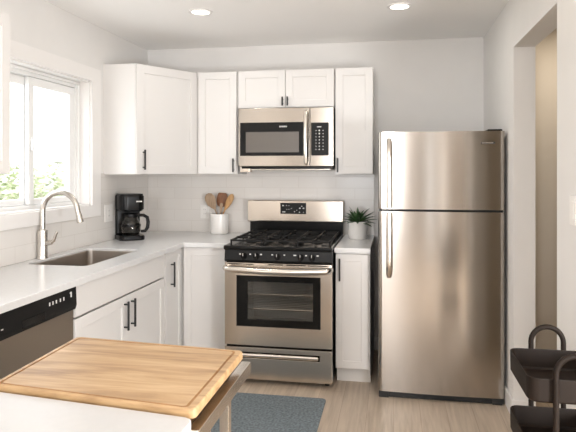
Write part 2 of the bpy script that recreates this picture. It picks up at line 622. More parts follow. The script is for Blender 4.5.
# baseboards
b = MB()
b.box(XR - 0.014, XR, 2.3, OY0, 0, 0.10, bev=0.003)
b.box(XR - 0.014, XR, OY1, YB, 0, 0.10, bev=0.003)
b.box(XR - 0.014, XR + 0.12, OY1 - 0.014, OY1, 0, 0.10, bev=0.003)
struct('baseboard_right', b, M_TRIM)
b = MB(); b.box(-0.145, XR - 0.014, YB - 0.014, YB, 0, 0.10, bev=0.003)
struct('baseboard_back', b, M_TRIM)
b = MB(); b.box(XR + 0.12, 2.2, 4.436, 4.45, 0, 0.10, bev=0.003)
struct('baseboard_hall', b, M_TRIM)

# tiled backsplash
b = MB(); b.box(XL, -0.150, YB - 0.008, YB, CT, 1.50)
struct('wall_backsplash_back', b, M_TILEX)
b = MB()
b.box(XL, XL + 0.008, 1.9, 3.838, CT, 1.108)
b.box(XL, XL + 0.008, 3.838, YB - 0.008, CT, 1.41)
struct('wall_backsplash_left', b, M_TILEY)

# window casing, frame, sashes and panes
b = MB()
b.box(XL, XL + 0.02, 2.55, 3.836, WZ1, 2.145, bev=0.003)
b.box(XL, XL + 0.02, 2.55, 3.836, 1.108, WZ0, bev=0.003)
b.box(XL, XL + 0.02, WY1, 3.836, WZ0 - 0.002, WZ1 + 0.002, bev=0.003)
b.box(XL, XL + 0.02, 2.55, WY0, WZ0 - 0.002, WZ1 + 0.002, bev=0.003)
# jamb lining
b.box(XL - 0.085, XL + 0.001, WY1 - 0.008, WY1 + 0.002, WZ0, WZ1)
b.box(XL - 0.085, XL + 0.001, WY0 - 0.002, WY0 + 0.008, WZ0, WZ1)
b.box(XL - 0.085, XL + 0.001, WY0, WY1, WZ1 - 0.008, WZ1)
b.box(XL - 0.085, XL + 0.001, WY0, WY1, WZ0, WZ0 + 0.008)
struct('trim_1', b, M_TRIM)
b = MB()
fx0, fx1 = XL - 0.165, XL - 0.085
for (y0, y1, z0, z1) in ((WY0, WY1, WZ1 - 0.05, WZ1), (WY0, WY1, WZ0, WZ0 + 0.03), (WY0, WY0 + 0.05, WZ0 + 0.03, WZ1 - 0.05), (WY1 - 0.05, WY1, WZ0 + 0.03, WZ1 - 0.05)):
    b.box(fx0, fx1, y0, y1, z0, z1, bev=0.003)
# stepped stops round the frame
for (y0, y1, z0, z1) in ((WY0 + 0.009, WY1 - 0.009, WZ1 - 0.028, WZ1 - 0.009), (WY1 - 0.03, WY1 - 0.009, WZ0 + 0.009, WZ1 - 0.029)):
    b.box(fx1 - 0.002, fx1 + 0.016, y0, y1, z0, z1, bev=0.003)
win = struct('window_1', b, M_VINYL)


def sash(x0, x1, y0, y1, z0, z1, s=0.05):
    q = MB()
    for (a, c, e, f) in ((y0, y1, z1 - s, z1), (y0, y1, z0, z0 + s * 0.7), (y0, y0 + s, z0 + s * 0.7, z1 - s), (y1 - s * 1.1, y1, z0 + s * 0.7, z1 - s)):
        q.box(x0, x1, a, c, e, f, bev=0.003)
    sh = obj('sash', q, M_VINYL, win)
    q = MB(); q.box((x0 + x1) / 2 - 0.003, (x0 + x1) / 2 + 0.003, y0 + s - 0.004, y1 - s + 0.004, z0 + s * 0.7 - 0.004, z1 - s + 0.004)
    obj('pane', q, M_GLASS, sh)
    return sh


sash(XL - 0.118, XL - 0.09, 3.165, 3.667, 1.222, 1.998)
s2 = sash(XL - 0.150, XL - 0.122, 2.712, 3.215, 1.222, 1.998)
q = MB(); q.box(XL - 0.09, XL - 0.075, 3.178, 3.196, 1.55, 1.63, bev=0.003)
obj('latch', q, M_VINYL, win)

# ------------------------------------------------------------------ outdoors beyond the window
b = MB(); b.box(-60, XL - 0.4, -5, 70, -0.5, -0.45)
struct('ground', b, M_GRASS)


def tree(x, y, h, r, m, label, cat, sd, trunk=True):
    rnd = random.Random(sd)
    t = thing('tree' if trunk else 'shrub', label, cat, (x, y, -0.45), 0, 'greenery beyond the window')
    q = MB()
    q.tube([(x, y, -0.45), (x + 0.05, y, h * 0.3), (x, y + 0.06, h * 0.75)], [0.12 * r, 0.09 * r, 0.04 * r], 8)
    for k in range(4):
        a = rnd.uniform(0, 2 * PI)
        q.tube([(x + .03, y, h * 0.35), (x + 0.45 * r * math.cos(a), y + 0.45 * r * math.sin(a), h * 0.7)], [0.05 * r, 0.02 * r], 6)
    obj('trunk', q, M_BARK, t)
    q = MB()
    bm = q.bm
    for k in range(900):
        # leaf clumps over an uneven crown
        a, e = rnd.uniform(0, 2 * PI), math.asin(rnd.uniform(-0.75, 1))
        rr = r * (0.72 + 0.28 * rnd.random()) * (1 + 0.22 * math.sin(3 * a + sd) * math.cos(2 * e))
        c = V((x + rr * math.cos(a) * math.cos(e), y + rr * math.sin(a) * math.cos(e), (h - r * 0.75) + 0.85 * rr * math.sin(e)))
        s = r * rnd.uniform(0.10, 0.2)
        R = Matrix.Rotation(rnd.uniform(0, 6.28), 3, 'Z') @ Matrix.Rotation(rnd.uniform(-1.2, 1.2), 3, 'X')
        vs = [bm.verts.new(c + R @ V(p) * s) for p in ((-0.5, 0, 0), (0, -0.35, 0.08), (0.6, 0, 0), (0, 0.35, 0.08))]
        bm.faces.new(vs)
    obj('foliage', q, m, t)


for (x, y, h, r, k, lb, sd) in (
        (-8.0, 12.5, 1.35, 1.1, 0, 'pale green bushy tree nearest beyond the left window pane', 1),
        (-10.2, 14.0, 1.2, 1.0, 1, 'low green tree beyond the mullion of the window', 2),
        (-9.6, 16.6, 1.55, 1.2, 2, 'grey green tree seen low through the right window pane', 3),
        (-14.6, 19.5, 1.8, 1.6, 0, 'distant pale tree rising behind the left window pane', 4),
        (-14.5, 25.0, 1.9, 1.9, 2, 'distant hazy tree at the far right of the window view', 5),
        (-6.3, 9.3, 0.75, 0.8, 1, 'round green shrub low in the left window corner', 6)):
    tree(x, y, h, r, M_FOLI[k], lb, 'tree' if r > 0.85 else 'shrub', sd, r > 0.85)

# ------------------------------------------------------------------ base cabinets, left run (doors face +X)
FX = -1.525          # carcass front; doors add 20 mm
NX, UX = (1, 0, 0), (0, 1, 0)   # door normal and door 'right' direction for the left run
TOP = 0.882


def base_carcass_left(y0, y1, holes=None):
    q = MB()
    q.box(XL + 0.01, FX, y0, y0 + 0.018, 0.10, TOP)
    q.box(XL + 0.01, FX, y1 - 0.018, y1, 0.10, TOP)
    q.box(XL + 0.01, FX, y0 + 0.018, y1 - 0.018, 0.10, 0.118)
    q.box(XL + 0.01, XL + 0.02, y0 + 0.018, y1 - 0.018, 0.118, TOP)
    q.box(FX - 0.06, FX, y0 + 0.018, y1 - 0.018, TOP - 0.03, TOP)
    return q


t = thing('sink_base_cabinet', 'white two door base cabinet under the kitchen sink', 'cabinet', (FX, 3.105, 0))
obj('carcass', base_carcass_left(2.556, 3.668), M_CAB, t)
q = MB(); q.box(XL + 0.01, FX - 0.06, 2.556, 3.668, 0, 0.10); obj('toe_kick', q, M_KICK, t)
M = frame_matrix((FX, 2.560, 0.722), UX, NX)
q = MB(); q.box(0, 1.10, -0.02, 0, 0, 0.155, bev=0.002, seg=1, M=M); obj('drawer_front', q, M_CAB, t)
door(t, (FX, 2.560, 0.112), UX, NX, 0.549, 0.600, (0.515, 0.41, 0.575))
door(t, (FX, 3.112, 0.112), UX, NX, 0.549, 0.600, (0.05, 0.41, 0.575))

t = thing('narrow_base_cabinet', 'narrow white base cabinet in the corner, right of the sink cabinet', 'cabinet', (FX, 3.82, 0))
q = base_carcass_left(3.670, 3.985)
obj('carcass', q, M_CAB, t)
q = MB(); q.box(XL, FX - 0.06, 3.670, 4.06, 0, 0.10); obj('toe_kick', q, M_KICK, t)
door(t, (FX, 3.690, 0.112), UX, NX, 0.285, 0.765, (0.088, 0.518, 0.690), rail=0.045)

# back run: corner cabinet between the corner and the range, then the slim one right of the range
FY = 4.005
UB, NB = (1, 0, 0), (0, -1, 0)
t = thing('corner_base_cabinet', 'white base cabinet left of the range without a handle', 'cabinet', (-1.33, FY, 0))
q = MB()
q.box(-1.52, -1.142, FY, YB, 0.10, TOP)
obj('carcass', q, M_CAB, t)
q = MB(); q.box(-1.58, -1.142, FY + 0.055, YB, 0, 0.10); obj('toe_kick', q, M_KICK, t)
door(t, (-1.492, FY, 0.112), UB, NB, 0.315, 0.765)

FYR = 3.905
t = thing('slim_base_cabinet', 'slim white base cabinet between the range and the fridge', 'cabinet', (-0.27, FYR, 0))
q = MB(); q.box(-0.383, -0.153, FYR, YB, 0.10, TOP, bev=0.001, seg=1); obj('carcass', q, M_CAB, t)
q = MB(); q.box(-0.379, -0.153, FYR + 0.045, YB, 0, 0.10); obj('toe_kick', q, M_KICK, t)
door(t, (-0.381, FYR, 0.108), UB, NB, 0.218, 0.762, (0.027, 0.585, 0.735), rail=0.048)

# ------------------------------------------------------------------ countertops
def poly_slab(outer, hole, z0, z1, bev):
    b = bmesh.new()
    es = []
    for loop in (outer, hole):
        if not loop:
            continue
        vs = [b.verts.new((p[0], p[1], z1)) for p in loop]
        es += [b.edges.new((vs[i], vs[(i + 1) % len(vs)])) for i in range(len(vs))]
    bmesh.ops.triangle_fill(b, edges=es, use_beauty=True, use_dissolve=False)
    fs = b.faces[:]
    r = bmesh.ops.extrude_face_region(b, geom=fs)
    vs = [g for g in r['geom'] if isinstance(g, bmesh.types.BMVert)]
    bmesh.ops.translate(b, verts=vs, vec=(0, 0, z0 - z1))
    bmesh.ops.recalc_face_normals(b, faces=b.faces[:])
    ed = [e for e in b.edges if len(e.link_faces) == 2 and e.verts[0].co.z > z1 - 1e-5 and e.verts[1].co.z > z1 - 1e-5
          and e.link_faces[0].normal.angle(e.link_faces[1].normal) > 1.0]
    bmesh.ops.bevel(b, geom=ed, offset=bev, segments=2, profile=0.5, affect='EDGES')
    m = MB(); m.bm.free(); m.bm = b
    return m


SX0, SX1, SY0, SY1 = -1.996, -1.632, 2.885, 3.555
hole = [(p[0], p[1]) for p in rounded_rect(SX0, SX1, SY0, SY1, 0.035, 0)]
outer = [(XL + 0.008, 1.90), (-1.478, 1.90), (-1.478, 3.955), (-1.133, 3.955), (-1.133, YB - 0.008), (XL + 0.008, YB - 0.008)]
obj('countertop', poly_slab(outer, hole, TOP, CT, 0.004), M_QUARTZ,
    label='white L-shaped countertop with the sink cut into it', cat='countertop')
obj('countertop', poly_slab([(-0.388, 3.868), (-0.150, 3.868), (-0.150, YB - 0.008), (-0.388, YB - 0.008)], None, TOP, CT, 0.004), M_QUARTZ,
    label='small white countertop between the range and the fridge', cat='countertop')

# sink bowl
t = thing('kitchen_sink', 'stainless steel undermount sink below the window', 'sink', ((SX0 + SX1) / 2, (SY0 + SY1) / 2, 0.70))
L = []
L.append(rounded_rect(SX0 + 0.0005, SX1 - 0.0005, SY0 + 0.0005, SY1 - 0.0005, 0.035, CT - 0.014))
L.append(rounded_rect(SX0 + 0.0015, SX1 - 0.0015, SY0 + 0.0015, SY1 - 0.0015, 0.035, CT - 0.018))
L.append(rounded_rect(SX0 + 0.004, SX1 - 0.004, SY0 + 0.004, SY1 - 0.004, 0.04, 0.735))
L.append(rounded_rect(SX0 + 0.012, SX1 - 0.012, SY0 + 0.012, SY1 - 0.012, 0.04, 0.712))
L.append(rounded_rect(SX0 + 0.035, SX1 - 0.035, SY0 + 0.035, SY1 - 0.035, 0.035, 0.704))
q = MB(); q.loft(L, False, True); obj('bowl', q, M_SINK, t, angle=60)
q = MB()
q.lathe([(0, 0.7065), (0.030, 0.7065), (0.034, 0.7085), (0.044, 0.7085), (0.046, 0.7045)], (SX0 + SX1) / 2, (SY0 + SY1) / 2)
obj('drain', q, M_CHROME, t)
# faucet
fxp, fyp = -2.032, 3.100
t = thing('kitchen_faucet', 'brushed nickel gooseneck faucet behind the sink', 'faucet', (fxp, fyp, CT))
q = MB(); q.lathe([(0, CT), (0.032, CT), (0.032, CT + 0.006), (0.029, CT + 0.010), (0.028, CT + 0.08), (0.028, CT + 0.165), (0.020, CT + 0.172), (0, CT + 0.172)], fxp, fyp)
obj('body', q, M_CHROME, t)
R = 0.112
path = [(fxp, fyp, CT + 0.165), (fxp, fyp, 1.19)]
path += arc_pts((fxp + R, fyp, 1.19), (1, 0, 0), (0, 0, 1), R, PI, 0.10, 18)[1:]
path += [(fxp + 2 * R + 0.006, fyp, 1.175)]
q = MB(); q.tube(path, 0.0155, 16); obj('spout', q, M_CHROME, t)
q = MB(); q.cyl((fxp + 2 * R + 0.006, fyp, 1.180), (fxp + 2 * R + 0.018, fyp, 1.128), 0.0165, 0.020, bev=0.002)
obj('spray_head', q, M_CHROME, t)
q = MB()
q.cyl((fxp, fyp, CT + 0.085), (fxp + 0.062, fyp, CT + 0.094), 0.017, 0.013, bev=0.002)
q.tube([(fxp + 0.05, fyp, CT + 0.092), (fxp + 0.072, fyp, CT + 0.105), (fxp + 0.085, fyp, CT + 0.14), (fxp + 0.093, fyp, CT + 0.158)], [0.011, 0.0095, 0.008, 0.0075])
obj('lever', q, M_CHROME, t)

# ------------------------------------------------------------------ dishwasher
t = thing('dishwasher', 'stainless dishwasher with black control panel, left of the sink cabinet', 'dishwasher', (FX, 2.25, 0))
q = MB(); q.box(XL + 0.03, FX - 0.015, 1.952, 2.550, 0.10, 0.868); obj('body', q, M_PLASTIC, t)
q = MB(); q.box(XL + 0.03, FX - 0.06, 1.952, 2.550, 0, 0.10); obj('toe_kick', q, M_PLASTIC, t)
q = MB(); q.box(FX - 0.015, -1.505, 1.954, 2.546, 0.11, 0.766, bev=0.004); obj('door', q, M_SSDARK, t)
q = MB()
# control panel with a recessed pull slot
z0, z1 = 0.769, 0.876
q.prism([(FX - 0.015, z0), (-1.495, z0), (-1.488, z0 + 0.02), (-1.492, z1), (FX - 0.015, z1)], -2.546, -1.954, M=Matrix(((1, 0, 0, 0), (0, 0, -1, 0), (0, 1, 0, 0), (0, 0, 0, 1))), bev=0.002)
pn = obj('control_panel', q, M_PANEL, t)
q = MB(); q.box(-1.492, -1.4865, 2.13, 2.29, 0.784, 0.818, bev=0.002); obj('pull_slot', q, M_GLOSS, pn)
for y in (2.325, 2.350, 2.376, 2.408, 2.436):
    q = MB(); q.box(-1.492, -1.488, y - 0.003, y + 0.003, 0.833, 0.848); obj('marking', q, M_GLYPH, pn)
q = MB(); q.box(-1.492, -1.488, 2.494, 2.501, 0.836, 0.860); q.box(-1.492, -1.4882, 2.489, 2.496, 0.853, 0.858); obj('marking', q, M_GLYPH, pn)
q = MB(); q.box(-1.492, -1.4878, 2.002, 2.014, 0.812, 0.816); obj('marking', q, M_GLYPH, pn)

# ------------------------------------------------------------------ upper cabinets
UZ0, UZ1, UFY = 1.402, 2.200, 4.37
t = thing('corner_wall_cabinet', 'white corner wall cabinet with an angled door above the coffee maker', 'cabinet', (-1.95, 4.4, UZ0))
A, B = V((-1.828, 3.905, 0)), V((-1.538, 4.378, 0))
q = MB(); q.prism([(XL, 3.905), (A.x, A.y), (B.x, B.y), (-1.515, 4.378), (-1.515, YB - 0.008), (XL, YB - 0.008)], UZ0, UZ1, bev=0.001)
obj('carcass', q, M_CAB, t)
u = (B - A).normalized()
nrm = V((u.y, -u.x, 0))
door(t, (A + u * 0.002)[:2] + (UZ0 + 0.004,) if False else (A.x + u.x * .002, A.y + u.y * .002, UZ0 + 0.003), u, nrm, (B - A).length - 0.004, UZ1 - UZ0 - 0.006, (0.052, 0.03, 0.175), rail=0.062)


def wall_cab(label, x0, x1, z0, doors, loc_x):
    t = thing('wall_cabinet', label, 'cabinet', (loc_x, UFY, z0), 0, 'straight wall cabinets on the back wall')
    q = MB(); q.box(x0, x1, UFY, YB - 0.008, z0, UZ1, bev=0.001, seg=1); obj('carcass', q, M_CAB, t)
    for (a, c, hd) in doors:
        door(t, (a, UFY, z0 + 0.003), UB, NB, c - a, UZ1 - z0 - 0.006, hd, rail=0.056)


wall_cab('white single door wall cabinet above the utensil crock, left of the microwave', -1.510, -1.192, UZ0,
         [(-1.506, -1.197, (0.288, 0.012, 0.118))], -1.35)
wall_cab('short white two door wall cabinet directly above the microwave', -1.186, -0.438, 1.908,
         [(-1.183, -0.814, (0.352, 0.012, 0.080)), (-0.810, -0.441, (0.018, 0.012, 0.080))], -0.81)
wall_cab('white single door wall cabinet above the potted plant, nearest the fridge', -0.432, -0.150, UZ0,
         [(-0.429, -0.152, (0.018, 0.012, 0.118))], -0.29)

t = thing('foreground_wall_cabinet', 'white wall cabinet cut by the left edge, left of the window', 'cabinet', (-1.9, 2.0, 1.413))
q = MB(); q.box(XL, -1.765, 1.55, 2.415, 1.413, 2.150, bev=0.001, seg=1); obj('carcass', q, M_CAB, t)
door(t, (-1.765, 1.553, 1.416), UX, NX, 0.427, 0.731, (0.39, 0.02, 0.14))
door(t, (-1.765, 1.985, 1.416), UX, NX, 0.427, 0.731, (0.035, 0.02, 0.14))

# ------------------------------------------------------------------ microwave over the range
t = thing('microwave_oven', 'stainless over-the-range microwave under the short cabinet', 'microwave', (-0.80, 4.45, 1.45))
mx0, mx1, my, mz0, mz1 = -1.166, -0.437, 4.29, 1.462, 1.902
q = MB(); q.box(mx0 + 0.004, mx1 - 0.004, my + 0.03, YB - 0.008, mz0, mz1); obj('housing', q, M_PLASTIC, t)
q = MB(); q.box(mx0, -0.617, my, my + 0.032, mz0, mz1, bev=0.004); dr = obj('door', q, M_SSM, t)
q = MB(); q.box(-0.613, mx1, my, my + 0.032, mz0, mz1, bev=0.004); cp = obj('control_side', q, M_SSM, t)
q = MB(); q.box(-1.152, -0.662, my - 0.003, my + 0.004, 1.541, 1.794, bev=0.002); wf = obj('window_frame', q, M_GLOSS, dr)
q = MB(); q.box(-1.106, -0.697, my - 0.0045, my, 1.567, 1.722, bev=0.001, seg=1); obj('window', q, M_MWSCREEN, dr, label='grey mesh window')
q = MB()
xx = -0.846
for k, w in enumerate((.007, .006, .008, .006, .007, .006, .005)):
    q.box(xx, xx + w - 0.001, my - 0.0038, my - 0.002, 1.756, 1.7665)
    xx += w + 0.0022
obj('brand_mark', q, M_GLYPH, dr, label='small pale lettering')
q = MB()
hp = [(-0.640, my + 0.004, 1.872), (-0.640, my - 0.028, 1.862), (-0.640, my - 0.040, 1.80), (-0.640, my - 0.043, 1.68), (-0.640, my - 0.040, 1.56), (-0.640, my - 0.028, 1.492), (-0.640, my + 0.004, 1.482)]
q.tube(hp, [0.013, 0.016, 0.017, 0.0175, 0.017, 0.016, 0.013], 16)
obj('handle', q, M_HANDLE, dr, label='bowed steel handle')
q = MB(); q.box(-0.606, -0.472, my - 0.003, my + 0.004, 1.541, 1.788, bev=0.006); kp = obj('keypad', q, M_PANEL, cp, label='black keypad panel')
q = MB()
q.box(-0.560, -0.528, my - 0.004, my - 0.002, 1.752, 1.758); obj('clock_print', q, M_GLYPH, kp)
for r_ in range(7):
    zz = 1.728 - r_ * 0.0235
    for c_, xk in enumerate((-0.568, -0.543, -0.515)):
        s = 0.0042 if c_ == 1 else 0.0032
        if c_ == 1 and r_ < 2:
            s = 0.0058
        q = MB(); q.cyl((xk, my - 0.0042, zz), (xk, my - 0.002, zz), s, seg=10); obj('key', q, M_GLYPH, kp)
q = MB(); q.box(mx0 + 0.02, mx1 - 0.02, my + 0.02, YB - 0.05, mz0 - 0.018, mz0 - 0.0005, bev=0.003); obj('vent_slot', q, M_PLASTIC, t, label='black vent underneath')
q = MB(); q.box(mx0 + 0.07, mx1 - 0.03, my + 0.05, YB - 0.05, mz0 - 0.028, mz0 - 0.018, bev=0.003); obj('bottom_plate', q, M_HANDLE, t)
q = MB(); q.box(mx0 + 0.004, mx0 + 0.085, my + 0.03, my + 0.10, mz0 - 0.045, mz0 - 0.0005, bev=0.003); obj('lamp_cover', q, M_SS, t)

# ------------------------------------------------------------------ gas range
RX0, RX1, RY = -1.120, -0.394, 3.77
RC = (RX0 + RX1) / 2
t = thing('gas_range', 'stainless gas range with black cooktop between the base cabinets', 'range', (RC, 4.2, 0))
q = MB()
rb0, rb1 = RX0 + 0.002, RX1 - 0.002
# hollow body so the oven cavity is real
q.box(rb0, rb0 + 0.05, RY + 0.045, 4.60, 0.04, 0.885)
q.box(rb1 - 0.05, rb1, RY + 0.045, 4.60, 0.04, 0.885)
q.box(rb0 + 0.05, rb1 - 0.05, 4.55, 4.60, 0.04, 0.885)
q.box(rb0 + 0.05, rb1 - 0.05, RY + 0.045, 4.55, 0.04, 0.30)
q.box(rb0 + 0.05, rb1 - 0.05, RY + 0.045, 4.55, 0.80, 0.885)
obj('body', q, M_PLASTIC, t)
q = MB()
cx0, cx1, cy0, cy1, cz0, cz1 = rb0 + 0.052, rb1 - 0.052, RY + 0.06, 4.35, 0.302, 0.798
q.box(cx0, cx1, cy1, cy1 + 0.004, cz0, cz1)
q.box(cx0, cx0 + 0.004, cy0, cy1, cz0, cz1)
q.box(cx1 - 0.004, cx1, cy0, cy1, cz0, cz1)
q.box(cx0 + 0.004, cx1 - 0.004, cy0, cy1, cz0, cz0 + 0.004)
q.box(cx0 + 0.004, cx1 - 0.004, cy0, cy1, cz1 - 0.004, cz1)
obj('oven_cavity', q, M_CAVITY, t)
for zz in (0.485, 0.585):
    q = MB()
    q.tube([(cx0 + 0.006, cy0 + 0.03, zz), (cx1 - 0.006, cy0 + 0.03, zz)], 0.005, 8)
    q.tube([(cx0 + 0.006, cy1 - 0.03, zz), (cx1 - 0.006, cy1 - 0.03, zz)], 0.004, 8)
    for x in (cx0 + 0.012, cx1 - 0.012):
        q.tube([(x, cy0 + 0.03, zz), (x, cy1 - 0.03, zz)], 0.004, 8)
    for k in range(1, 9):
        y = cy0 + 0.03 + k * (cy1 - cy0 - 0.06) / 9
        q.tube([(cx0 + 0.008, y, zz), (cx1 - 0.008, y, zz)], 0.0022, 6)
    obj('oven_rack', q, M_SINK, t)
# oven door: steel frame round a black glass surround
wx0, wx1, wz0, wz1 = -1.038, -0.470, 0.387, 0.728
dz0, dz1 = 0.261, 0.812
q = MB()
q.box(RX0, wx0, RY, RY + 0.045, dz0, dz1, bev=0.003)
q.box(wx1, RX1, RY, RY + 0.045, dz0, dz1, bev=0.003)
q.box(wx0 - 0.003, wx1 + 0.003, RY + 0.0005, RY + 0.0445, dz0 + 0.0005, wz0)
q.box(wx0 - 0.003, wx1 + 0.003, RY + 0.0005, RY + 0.0445, wz1, dz1 - 0.0005)
dr = obj('oven_door', q, M_SS, t)
ix0, ix1, iz0, iz1 = -0.965, -0.520, 0.432, 0.688
q = MB()
for (a, c, e, f) in ((wx0, ix0, wz0, wz1), (ix1, wx1, wz0, wz1), (ix0, ix1, wz0, iz0), (ix0, ix1, iz1, wz1)):
    q.box(a, c, RY + 0.002, RY + 0.03, e, f)
obj('window_surround', q, M_GLOSS, dr, label='black glass border')
q = MB(); q.box(ix0 - 0.002, ix1 + 0.002, RY + 0.008, RY + 0.014, iz0 - 0.002, iz1 + 0.002); obj('window', q, M_OVGLASS, dr, label='dark see-through oven window')
q = MB()
hz, hy = 0.778, RY - 0.052
pts = [(RX0 + 0.012, RY + 0.004, hz + 0.002), (RX0 + 0.016, RY - 0.030, hz + 0.002)]
for k in range(17):
    f = k / 16
    pts.append((RX0 + 0.03 + (RX1 - RX0 - 0.06) * f, hy - 0.012 * math.sin(PI * f), hz - 0.010 * math.sin(PI * f)))
pts += [(RX1 - 0.016, RY - 0.030, hz + 0.002), (RX1 - 0.012, RY + 0.004, hz + 0.002)]
q.tube(pts, 0.021, 18)
obj('handle', q, M_HANDLE, dr, label='long bowed steel handle')
q = MB()
for (a, c) in ((RX0 + 0.02, RX0 + 0.20), (RX0 + 0.30, RX0 + 0.40), (RC + 0.06, RC + 0.19), (RX1 - 0.16, RX1 - 0.03)):
    q = MB(); q.box(a, c, RY - 0.001, RY + 0.004, 0.8005, 0.8065, bev=0.001, seg=1); obj('vent', q, M_GLOSS, dr, label='black vent slot')
# storage drawer with a pull slot
q = MB()
q.box(RX0, RX1, RY, RY + 0.045, 0.215, 0.247, bev=0.003)
q.box(RX0, RX1, RY, RY + 0.045, 0.035, 0.176, bev=0.003)
q.box(RX0, RC - 0.283, RY, RY + 0.045, 0.174, 0.217)
q.box(RC + 0.283, RX1, RY, RY + 0.045, 0.174, 0.217)
dw = obj('drawer', q, M_SS, t)
q = MB(); q.box(RC - 0.283, RC + 0.283, RY + 0.03, RY + 0.045, 0.174, 0.217); obj('pull_recess', q, M_PLASTIC, dw, label='black recess behind the pull')
q = MB(); q.box(RC - 0.279, RC + 0.275, RY - 0.008, RY + 0.022, 0.180, 0.208, bev=0.012, seg=4); obj('pull', q, M_HANDLE, dw, label='flat steel pull')
for x in (RX0 + 0.04, RX1 - 0.04):
    for y in (RY + 0.08, 4.55):
        q = MB(); q.cyl((x, y, 0), (x, y, 0.042), 0.016, 0.013, 14); obj('foot', q, M_RUBBER, t)
# control panel with knobs
q = MB()
yz = [(RY + 0.06, 0.818), (RY + 0.002, 0.818), (RY - 0.006, 0.830), (RY + 0.004, 0.893), (RY + 0.004, 0.897), (RY + 0.06, 0.897)]
MR = Matrix(((0, 0, 1, 0), (1, 0, 0, 0), (0, 1, 0, 0), (0, 0, 0, 1)))
q.prism(yz, RX0, RX1, M=MR, bev=0.0015)
cp = obj('control_panel', q, M_PANEL, t)
for xk in (-0.985, -0.900, -0.757, -0.600, -0.525):
    q = MB()
    q.cyl((xk, RY - 0.001, 0.858), (xk, RY - 0.010, 0.857), 0.022, 0.021, 24, bev=0.001)
    q.box(xk - 0.0065, xk + 0.0065, RY - 0.032, RY - 0.008, 0.834, 0.881, bev=0.004)
    kn = obj('knob', q, M_PLASTIC, cp)
    q = MB(); q.box(xk - 0.0014, xk + 0.0014, RY - 0.0335, RY - 0.030, 0.862, 0.879); obj('pointer', q, M_GLYPH, kn, label='pale pointer line')
q = MB()
for xk, w in ((-1.012, .010), (-0.942, .010), (-0.868, .012), (-0.792, .010), (-0.710, .010), (-0.640, .018), (-0.565, .012), (-0.488, .014)):
    q = MB(); q.box(xk - w / 2, xk + w / 2, RY - 0.0035, RY + 0.004, 0.867, 0.874); obj('marking', q, M_GLYPH, cp, label='pale printed mark')
# cooktop
q = MB()
q.box(RX0 - 0.006, RX1 + 0.002, RY - 0.012, 4.60, 0.8975, 0.927, bev=0.008, seg=3)
ck = obj('cooktop', q, M_GLOSS, t, label='black enamel cooktop')
gz = 0.958
gx = [RX0 + 0.015 + k * (RX1 - RX0 - 0.03) / 3 for k in range(4)]
gy0, gy1 = RY + 0.075, 4.50
bc = []
for k in range(3):
    a, c = gx[k] + 0.003, gx[k + 1] - 0.003
    q = MB()
    h = 0.012
    for (x0, x1, y0, y1) in ((a, c, gy0, gy0 + h), (a, c, gy1 - h, gy1), (a, a + h, gy0, gy1), (c - h, c, gy0, gy1), (a, c, (gy0 + gy1) / 2 - h / 2, (gy0 + gy1) / 2 + h / 2)):
        q.box(x0, x1, y0, y1, gz - 0.014, gz, bev=0.002, seg=1)
    mid = (a + c) / 2
    for f in (0.25, 0.75):
        yc = gy0 + (gy1 - gy0) * f
        if k == 1 and f == 0.75:
            pass
        q.box(mid - h / 2, mid + h / 2, yc + 0.035, yc + 0.17, gz - 0.012, gz + 0.004, bev=0.002, seg=1)
        q.box(mid - h / 2, mid + h / 2, yc - 0.17, yc - 0.035, gz - 0.012, gz + 0.004, bev=0.002, seg=1)
        q.box(a, mid - 0.03, yc - h / 2, yc + h / 2, gz - 0.012, gz + 0.004, bev=0.002, seg=1)
        q.box(mid + 0.03, c, yc - h / 2, yc + h / 2, gz - 0.012, gz + 0.004, bev=0.002, seg=1)
        bc.append((mid, yc))
    for (x, y) in ((a + .006, gy0 + .006), (c - .006, gy0 + .006), (a + .006, gy1 - .006), (c - .006, gy1 - .006), (a + .006, (gy0 + gy1) / 2), (c - .006, (gy0 + gy1) / 2)):
        q.cyl((x, y, 0.925), (x, y, gz - 0.010), 0.0065, seg=10)
    obj('grate', q, M_CAST, t, label='cast iron pan grate')
for (x, y) in bc:
    q = MB(); q.lathe([(0, 0.9265), (0.046, 0.9265), (0.046, 0.932), (0.036, 0.936), (0.036, 0.940), (0.030, 0.945), (0, 0.946)], x, y, 24)
    obj('burner', q, M_CAST, t)
# backguard
by = 4.555
q = MB(); q.box(RX0 - 0.022, RX1 + 0.003, by + 0.012, 4.62, 0.928, 1.030); obj('backguard_base', q, M_GLOSS, t, label='black lower backguard')
q = MB()
yz = [(4.64, 1.026), (by, 1.020), (by - 0.002, 1.028), (by - 0.002, 1.186), (by + 0.004, 1.191), (4.64, 1.191)]
q.prism(yz, RX0 - 0.040, RX1 + 0.004, M=MR, bev=0.003)
bgd = obj('backguard', q, M_SS, t, label='steel backguard')
q = MB()
q.prism([(by - 0.004, 1.084), (by - 0.004, 1.172), (by + 0.01, 1.172), (by + 0.01, 1.084)], -0.890, -0.682, M=MR, bev=0.0)
ds = obj('display', q, M_PANEL, bgd, label='black clock display')
q = MB()
for (x, z, s) in ((-0.868, 1.150, .006), (-0.868, 1.100, .005), (-0.855, 1.100, .005), (-0.838, 1.12, .003), (-0.82, 1.12, .003), (-0.80, 1.128, .003), (-0.775, 1.102, .004), (-0.757, 1.114, .003),
                  (-0.732, 1.130, .006), (-0.703, 1.130, .006), (-0.717, 1.146, .004), (-0.735, 1.098, .004), (-0.703, 1.098, .003), (-0.84, 1.150, .003), (-0.82, 1.150, .003)):
    yy = by - 0.0042
    q = MB(); q.box(x - s, x + s, yy - 0.001, yy + 0.003, z - s * 0.7, z + s * 0.7); obj('key', q, M_GLYPH, ds)

